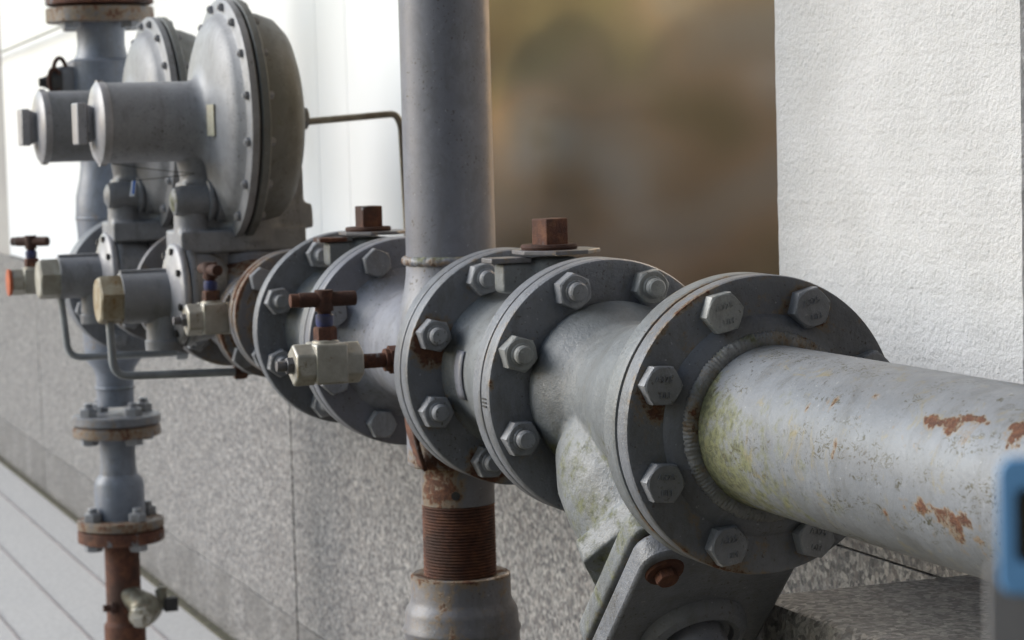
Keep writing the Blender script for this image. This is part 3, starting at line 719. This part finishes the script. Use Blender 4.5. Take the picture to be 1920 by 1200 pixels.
# ------------------------------------------------------------------ 7 reducer spool between second ball valve and first regulator
sp_ = thing('reducer_spool', (-2.66, 0, 0), 'dark stained reducer with smaller flanges between far ball valve and near regulator', 'pipe')
flange(sp_, -2.508, -2.520, R=.092, rin=.05, rim_rust=.6, mat=RUSTP)
obj('reducer', MB().lathe([(-2.70, .046), (-2.66, .046), (-2.59, .056), (-2.545, .058), (-2.53, .066), (-2.515, .075)], (0, 0, 0), (1, 0, 0), 72), RUSTP, sp_)
flange(sp_, -2.700, -2.714, R=.0765, rin=.03, rb=.062, n=4, ph=45, nuts=[HEADP]*4, rim_rust=1, mat=RUSTP)
flange(sp_, -2.718, -2.732, R=.0765, rin=.03, rim_rust=1, mat=RUSTP)
obj('spool_pipe', MB().lathe([(-2.83, .042), (-2.75, .042), (-2.728, .052)], (0, 0, 0), (1, 0, 0), 64), RUSTP, sp_)
flange(sp_, -2.824, -2.839, R=.066, zc=-.018, rin=.02, rb=.053, n=4, ph=45, nuts=[HEADP]*4, rim_rust=1.0, mat=RUSTP)

# ------------------------------------------------------------------ 8 regulators
ZB = .2315; YD = -.0155
def regulator(X, label):
    t = thing('gas_regulator', (X, 0, 0), label, 'pressure regulator', 'large diaphragm regulators')
    o0 = (X, YD, ZB)
    A = (0, -1, 0)      # towards the street
    # front shell: ring, dome, spring barrel in one casting
    R = .1505
    front = [(.0015, 0.02), (.0015, R - .002), (.003, R), (.011, R), (.0125, R - .002), (.0128, .1345), (.0145, .1315), (.021, .128), (.0275, .120), (.0325, .107), (.0365, .090), (.039, .073), (.0415, .060), (.0465, .0525), (.055, .0495), (.10, .0495), (.160, .0495), (.1605, .047)]
    f_ = obj('front_shell', MB().lathe(front, o0, A, 128), REG, t, lambda co: (0, .2*cl((co.z - .1)/.2)), sharp=50, label='domed front casing with long spring barrel')
    obj('sticker', MB().prism([(-.0065, -.019), (.0065, -.019), (.0065, .019), (-.0065, .019)], (X + .070, YD - .0405, ZB + .0), (.42, -.90, 0), .0035), STICK, f_)
    obj('barrel_lid', MB().lathe([(.1585, .0505), (.163, .0515), (.168, .0505), (.171, .046), (.174, .035), (.176, 0)], o0, A, 64).box((X, YD - .164, ZB), (.016, .105, .007), A), REGL, t, sharp=40)
    obj('lid_boss', MB().prism([(-.013, -.019), (.013, -.019), (.013, .019), (-.013, .019)], (X, YD - .172, ZB), A, .012, top=1.28).prism([(-.019, -.0255), (.019, -.0255), (.019, .0255), (-.019, .0255)], (X, YD - .184, ZB), A, .012), REGL, t, bev=.002, label='square wrench boss on the lid')
    rear = [(-.0015, .02), (-.0015, R - .002), (-.003, R), (-.011, R), (-.0125, R - .002), (-.0130, .1355), (-.018, .1345), (-.032, .132), (-.050, .1255), (-.062, .113), (-.069, .095), (-.0735, .072), (-.076, .045), (-.077, .02), (-.077, 0)]
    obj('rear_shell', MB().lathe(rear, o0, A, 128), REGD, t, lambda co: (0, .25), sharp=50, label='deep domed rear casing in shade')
    obj('rear_plug', MB().hexa((X, YD + .074, ZB), (0, 1, 0), .027, .024, .2), REG, t)
    obj('seam', MB().lathe([(-.0016, .146), (-.0016, .1475), (.0016, .1475), (.0016, .146)], o0, A, 96, cap=False), BLACK, t)
    for k in range(16):
        a = 2*pi*(k + .5)/16; p = Vector((X + .1415*cos(a), YD, ZB + .1415*sin(a)))
        place(SMALLB, 'bolt', t, frame(p + Vector((0, -.0125, 0)), (0, -1, 0), k)); place(SMALLB, 'bolt', t, frame(p + Vector((0, .0125, 0)), (0, 1, 0), k))
    mb = MB()
    mb.box((X, -.015, .082), (.085, .160, .028))
    mb.lathe([(.07, .022), (.125, .020)], (X + .016, -.076, 0), (0, 0, 1), 24)
    mb.box((X - .005, -.02, .12), (.060, .125, .07))
    mb.lathe([(-.070, .0465), (-.03, .0465)], (X, 0, .15), (0, 0, 1), 32)
    obj('side_stub', MB().lathe([(-.014, .0), (-.0125, .010), (-.009, .0165), (-.004, .0186), (.002, .0195), (.032, .0195), (.0325, .0255), (.0365, .0258), (.0370, .0215), (.0420, .0215), (.0425, .0275), (.050, .0280), (.0505, .022), (.07, .022)], (X + .024, -.0885, .133), (0, 1, 0), 40), REG, t, lambda co: (0, .9*cl((-.092 - co.y)/.008) if X > -3 else .1), sharp=30)
    mb.lathe([(.12, .025), (.15, .0245), (.19, .031)], (X - .005, -.056, 0), (0, 0, 1), 32)
    mb.prism([(-.03, .098), (.03, .098), (.024, .19), (-.024, .19)], (X, .0, 0), (0, 1, 0), .068, up=(0, 0, 1))
    mb.prism([(-.034, .094), (.034, .094), (.03, .125), (-.03, .125)], (X, .03, 0), (0, 1, 0), .048, up=(0, 0, 1))
    fuse('pedestal', mb, REG, t, vox=.0028, it=3, wear=lambda co: (0, .42*cl(1 - abs(co.z - .092)/.006) + .45*cl(1 - abs(co.y + .09)/.02)*cl((co.z - .1)/.04)))
    ob = MB().lathe([(.0535, .0), (.0535, .0445), (.0550, .0455), (.0645, .0455), (.066, .0445), (.068, .040), (.070, .038)], (X, 0, 0), (0, 0, 1), 64)
    obj('bonnet_ring', ob, CLEAN, t)
    mb = MB().lathe([(.0, .058), (.035, .050), (.048, .040), (.056, .040)], (X, 0, 0), (0, 0, 1), 48)
    mb.lathe([(-.10, .046), (-.075, .046), (-.05, .058), (0, .066), (.05, .058), (.070, .046), (.085, .046)], (X, 0, 0), (1, 0, 0), 64)
    fuse('valve_body', mb, RUSTP, t, vox=.0035, it=3, wear=lambda co: (.5*cl((co.z - .03)/.015), 0))
    flange(t, X + .088, X + .074, R=.066, zc=-.018, rin=.02, rim_rust=.5, mat=RUSTP)
    flange(t, X - .095, X - .111, R=.0865, rin=.03, rim_rust=.3, mat=RUSTP, rb=.070, n=4, ph=45, nuts=[NUT]*4)
    return t
XA, XB = -2.93, -3.355
regulator(XA, 'nearer large gas regulator with full round casing, in front of the other')
regulator(XB, 'farther large gas regulator half hidden behind the nearer one')

def pilot(X, label, capm, s=1.0, dz=0):
    t = thing('pilot_regulator', (X, -.11, 0), label, 'pressure regulator', 'small pilot regulators under the large ones')
    Z = .016 + dz; A = (0, -1, 0); y0 = -.092; o0 = (X, y0, Z)
    R = .0635*s
    obj('front_plate', MB().lathe([(0, .01), (0, R - .001), (.001, R), (.007, R), (.009, R - .002), (.012, R*.82), (.016, R*.62), (.018, .034)], (X, y0, Z + .002), A, 64), REGL, t, sharp=50)
    obj('spring_barrel', MB().lathe([(.010, .0315*s), (.075, .0315*s), (.076, .028*s)], o0, A, 48).box((X, y0 - .042, Z + .0305*s), (.012, .064, .008)), REG, t)
    obj('barrel_cap', MB().hexa((X, y0 - .075, Z - .001), A, .054*s, .0285, .26).lathe([(0, .030*s), (.004, .030*s)], (X, y0 - .072, Z - .001), A, 32), capm, t)
    obj('rear_plate', MB().lathe([(-.0015, .01), (-.0015, R - .001), (-.0025, R), (-.010, R), (-.012, R - .002), (-.016, R*.92), (-.030, R*.9), (-.048, R*.78), (-.060, R*.55), (-.064, .0)], (X, y0, Z), A, 64), REG, t, sharp=50)
    obj('nozzle', MB().lathe([(-.066, .0), (-.066, .0235), (-.0545, .0240), (-.0525, .022), (-.030, .0215), (-.01, .0215)], (X, y0 - .022, Z), (0, 0, 1), 40), REG, t, sharp=40)
    obj('link_block', MB().lathe([(-.05, .016), (-.105, .016)], (X, y0, Z + .0), A, 24).box((X, y0 + .035, Z + .052), (.03, .05, .03)), REG, t)
    for k in range(8):
        a = 2*pi*k/8 + .55; p = Vector((X + R*.86*cos(a), y0 - .0105, Z + .002 + R*.86*sin(a)))
        place(SOCK, 'screw', t, frame(p, A, k))
    return t
pilot(XA + .015, 'nearer small pilot regulator with ochre hex cap and round cover', CAPB)
pilot(XB, 'farther small pilot regulator with pale cap, left of the ochre capped one', CAPG, .94, .004)

# intermediate pipe between the regulators and out to the last big flange
mp = thing('regulator_link_pipe', (-3.14, 0, 0), 'short flanged pipe joining the two large regulators', 'pipe')
flange(mp, XA - .113, XA - .129, R=.0865, rin=.03, mat=RUSTP)
obj('pipe', MB().lathe([(XB + .131, .044), (XA - .12, .044)], (0, 0, 0), (1, 0, 0), 48), RUSTP, mp)
flange(mp, XB + .133, XB + .117, R=.0865, rin=.03, mat=RUSTP)

# ------------------------------------------------------------------ 9 far riser: tee, valve, flanges, drain
XL = -3.87; YL = .006
ft = thing('far_pipe_tee', (-3.75, 0, -.012), 'dark large bolted flange disc behind the regulators at far left', 'pipe flange')
flange(ft, XB - .113, XB - .129, R=.0865, rin=.03, mat=CAST, zc=0)
obj('pipe', MB().lathe([(-3.66, .047), (-3.48, .044)], (0, 0, 0), (1, 0, 0), 48), RUSTP, ft)
flange(ft, -3.640, -3.660, R=.105, rin=.04, nuts=[NUT]*8, zc=-.012, rim_rust=.4)
flange(ft, -3.663, -3.683, R=.105, rin=.04, zc=-.012, rim_rust=.4)
obj('stub', MB().lathe([(-3.86, .050), (-3.67, .050)], (0, 0, -.01), (1, 0, 0), 48), BLUEP, ft)
fr_ = thing('far_riser_pipe', (XL, YL, 0), 'blue-grey vertical pipe at far left behind the regulators with a rusty weld', 'pipe')
obj('riser', MB().lathe([(-.222, .0300), (-.172, .0305), (-.160, .034), (-.146, .045), (-.12, .048), (.06, .0500), (.085, .0520), (.12, .0505), (.15, .0435), (.17, .041), (.24, .041), (.255, .043)], (XL, YL, 0), (0, 0, 1), 64), BLUEP, fr_,
    lambda co: (.4*cl(1 - abs(co.z - .083)/.008) + .3*cl(1 - abs(co.z + .12)/.03) + .25*cl(1 - abs(co.z + .20)/.012), 0))
weld(fr_, (XL, YL, .086), (0, 0, 1), .0505, .0028, rust=.5, n=160, rip=30, mat=BLUEP)
weld(fr_, (XL, YL, -.192), (0, 0, 1), .0305, .0024, rust=.6, n=120, rip=24, mat=BLUEP)
uv_ = thing('upper_valve', (XL, YL, .3), 'grey valve body at top left under a pair of rusty flanges', 'valve')
obj('body', MB().lathe([(.255, .045), (.262, .056), (.275, .058), (.325, .056), (.338, .0555), (.343, .044), (.352, .040), (.365, .038), (.385, .0385), (.392, .041), (.40, .042)], (XL, YL, 0), (0, 0, 1), 64), BLUEP, uv_)
mb = MB().box((XL, YL - .050, .300), (.05, .05, .062)); obj('side_block', mb, FLAN, uv_, bev=.006)
mb = MB().lathe([(0, .022), (.016, .022), (.018, .012), (.03, .007), (.034, .007)], (XL + .01, YL - .07, .306), (0, -1, 0), 24); obj('side_cap', mb, BLACK, uv_)
lk = MB()
for k, (dx, dz, r1) in enumerate(((.0, .01, .017), (.006, -.004, .015))):
    lk.tube([(XL + .02 + dx, YL - .072 - k*.01 + r1*cos(a*pi/8)*.6, .312 + dz + r1*1.3*sin(a*pi/8)) for a in range(17)], .0035, 8)
obj('chain', lk, RUSTD, uv_)
mb = MB().box((XL + .03, YL + .012, .302), (.012, .045, .05)); obj('cast_badge', mb, FLAN, uv_, bev=.002)
def vflange(parent, z0, z1, R, mat, bolts=True, n=4, rb=None, ph=.5, up=True):
    o_ = obj('flange', MB().lathe([(z0, .02), (z0, R - .003), (z0 + .002, R), (z1 - .002, R), (z1, R - .003), (z1, .02)], (XL, YL, 0), (0, 0, 1), 64), mat, parent, lambda co: (.3, .0))
    if bolts:
        for k in range(n):
            a = ph + 2*pi*k/n; rb_ = rb or R*.76
            z = z1 if up else z0
            place(HEADP if not up else NUT, 'bolt' if not up else 'nut', o_, frame((XL + rb_*cos(a), YL + rb_*sin(a), z), (0, 0, 1 if up else -1), k))
    return o_
tf = thing('top_flange_joint', (XL, YL, .44), 'pair of rusty brown and grey flanges cut by the top left frame edge', 'pipe flange')
vflange(tf, .400, .4245, .0865, RUSTP, True, 4, .066, .6, up=False); vflange(tf, .4285, .453, .0865, RUSTG, True, 4, .066, .6)
obj('pipe', MB().lathe([(.47, .038), (2.2, .038)], (XL, YL, 0), (0, 0, 1), 48), BLUEP, tf)
l1 = thing('lower_flange_joint', (XL, YL, -.255), 'grey and rust striped bolted flange joint on the far left drop pipe, upper one', 'pipe flange', 'small flange joints on the far drop pipe')
vflange(l1, -.2525, -.236, .0715, FLAN, True, 4, .052, .35, up=True); vflange(l1, -.272, -.2545, .0715, RUSTP, True, 4, .052, .35, up=False)
obj('gasket', MB().lathe([(-.2545, .03), (-.2545, .069), (-.2525, .069), (-.2525, .03)], (XL, YL, 0), (0, 0, 1), 48, cap=False), GASK, l1)
obj('reducer_body', MB().lathe([(-.412, .0405), (-.40, .041), (-.352, .0405), (-.343, .038), (-.335, .0305), (-.32, .0285), (-.29, .0285), (-.27, .032)], (XL, YL, 0), (0, 0, 1), 56), BLUEP, l1)
l2 = thing('rusty_flange_joint', (XL, YL, -.42), 'rusty bolted flange joint on the far left drop pipe, lower one', 'pipe flange', 'small flange joints on the far drop pipe')
vflange(l2, -.424, -.408, .0705, RUSTP, True, 4, .052, .35, up=True); vflange(l2, -.446, -.4255, .0705, RUSTG, True, 4, .052, .35, up=False)
obj('rusty_pipe', MB().lathe([(-.735, .034), (-.585, .034), (-.578, .029), (-.44, .0285)], (XL, YL, 0), (0, 0, 1), 48), RUST, l2, label='orange rusty pipe down to the ground')
dv = thing('drain_valve', (XL + .04, YL + .02, -.555), 'small brass drain valve with hex plug on the rusty pipe at lower left', 'valve')
mb = MB().lathe([(-.045, .016), (-.02, .02), (0, .025), (.02, .02), (.028, .016)], (XL + .034, YL + .026, -.552), (.4, .5, -.45), 32); mb.lathe([(-.02, .018), (.03, .021)], (XL + .034, YL + .026, -.556), (.8, -.35, -.3), 24)
fuse('body', mb, BRASS, dv, vox=.003, it=3)
mb = MB().hexa((XL + .055, YL + .018, -.563), (.85, -.45, -.25), .034, .010, .1); mb.box((XL + .068, YL + .011, -.567), (.015, .016, .020), (.85, -.45, -.25)); obj('hex_plug', mb, ZINC, dv, bev=.001)
obj('lever_boss', MB().lathe([(0, .017), (.008, .017), (.010, .012)], (XL + .02, YL + .05, -.545), (.1, 1, .1), 20).box((XL + .03, YL + .058, -.541), (.014, .012, .036)), BRASS, dv, bev=.001)
obj('lever', MB().box((XL + .034, YL + .070, -.552), (.02, .022, .022)), BLACK, dv, bev=.001)
obj('side_plug', MB().hexa((XL + .02, YL - .018, -.552), (0, -1, 0), .018, .008, .1).lathe([(0, .006), (.016, .006)], (XL + .02, YL - .022, -.552), (0, -1, 0), 16), RUSTD, dv)

# ------------------------------------------------------------------ 10 impulse tubes
def tubing(name, pts, r, nuts, label, mat=TUBE, rad=.02):
    t = thing(name, pts[0], label, 'tube', None)
    obj('tube', MB().tube(bend(pts, rad), r, 18), mat, t)
    for (p, a, m_) in nuts: obj('nut', MB().hexa(p, a, .0165, .016, .2), m_, t)
    return t
tubing('impulse_tube', [(XA + .012, -.181, -.005), (XA + .016, -.179, -.0795), (XA + .03, -.020, -.0820), (XA + .04, .03, -.080)], .0052,
       [((XA + .027, -.030, -.0822), (0, 1, 0), RUST)], 'bent grey steel tube under the ochre capped pilot regulator')
tubing('impulse_tube', [(XB, -.164, -.008), (XB + .005, -.158, -.0925), (XB + .01, .0, -.0945), (XB + .02, .05, -.07)], .0050,
       [((XB + .01, -.006, -.0945), (0, 1, 0), TUBE)], 'bent grey steel tube under the pale capped pilot, farther left')
tubing('vent_tube', [(XA, .072, ZB - .005), (XA, .2005, ZB + .003), (XA, .2075, ZB - .012), (XA, .213, .03), (XA, .205, -.06)], .0046,
       [], 'thin bare steel tube bending down behind the tall riser from the near regulator', STEEL, .012)

# seal wire and tag
sw_ = thing('seal_tag', (XA, -.16, .17), 'blue and white seal tag hanging on a thin wire below the spring barrel', 'tag')
obj('wire', MB().tube([(XA + .02, -.171, .182), (XA + .03, -.14, .176), (XA + .03, -.10, .170), (XA + .03, -.072, .167)], .0005, 6).tube([(XA + .03, -.155, .160), (XA + .03, -.11, .163), (XA + .03, -.072, .166)], .0005, 6), BLACK, sw_)
tg = obj('tag', MB().prism([(-.0045, -.0095), (.0015, -.0095), (.0045, .0095), (-.0012, .0095)], (XA + .035, -.150, .151), (.9, -.4, 0), .0016), TAGW, sw_)
obj('tag_face', MB().prism([(-.0005, -.0065), (.0018, -.0065), (.0042, .0095), (.0015, .0095)], (XA + .0368, -.1507, .151), (.9, -.4, 0), .0008), TAGB, sw_)
tag(obj('cable', MB().tube([(-7.2, .285, .455), (-5.2, .28, .50), (-4.4, .2, .53), (-4.0, .05, .50)], .0035, 8), STEEL), 'thin cable sloping up to the top left flange', 'cable')

# ------------------------------------------------------------------ 11 blurred blue framed box at the right edge
gb = thing('meter_box', (-.40, -.47, .05), 'out of focus grey box with sky blue frame and dark window at the right edge', 'meter box')
fn = Vector((.62, -.40, .12)).normalized()
hx_, hy_, ha = basis(fn)
K = .62; c0 = Vector((-.384, -.4812, .1316))
def rr_(a, b, r): return [(p[0]*K, p[1]*K) for p in rrect(a, b, r)]
obj('housing', MB().prism(rr_(.0235, .0195, .006), c0 - fn*.018 + hx_*.0006, fn, .0175), HOUS, gb, bev=.001)
obj('mounting_plate', MB().prism(rr_(.0300, .05, .004), c0 - fn*.021 - hy_*.038 + hx_*.0003, fn, .003), HOUS, gb, bev=.0006)
outer = rr_(.0250, .0212, .005); inner = rr_(.0195, .0112, .003)
vs = [c0 + hx_*p[0] + hy_*p[1] + fn*z for z in (0, .004) for p in outer] + [c0 + hx_*p[0] + hy_*p[1] + fn*z for z in (0, .004) for p in inner]
n = len(outer); fs = []
for i in range(n):
    k = (i + 1) % n
    fs += [(i, k, n + k, n + i), (2*n + i, 3*n + i, 3*n + k, 2*n + k), (n + i, n + k, 3*n + k, 3*n + i), (i, 2*n + i, 2*n + k, k)]
obj('blue_frame', MB().add(vs, fs), FRAMEB, gb, bev=.0006)
obj('window', MB().prism(inner, c0, fn, .0015), DIAL, gb)
obj('post', MB().lathe([(GZ, .011), (.09, .011)], (-.403, -.468, 0), (0, 0, 1), 24), HOUS, gb)
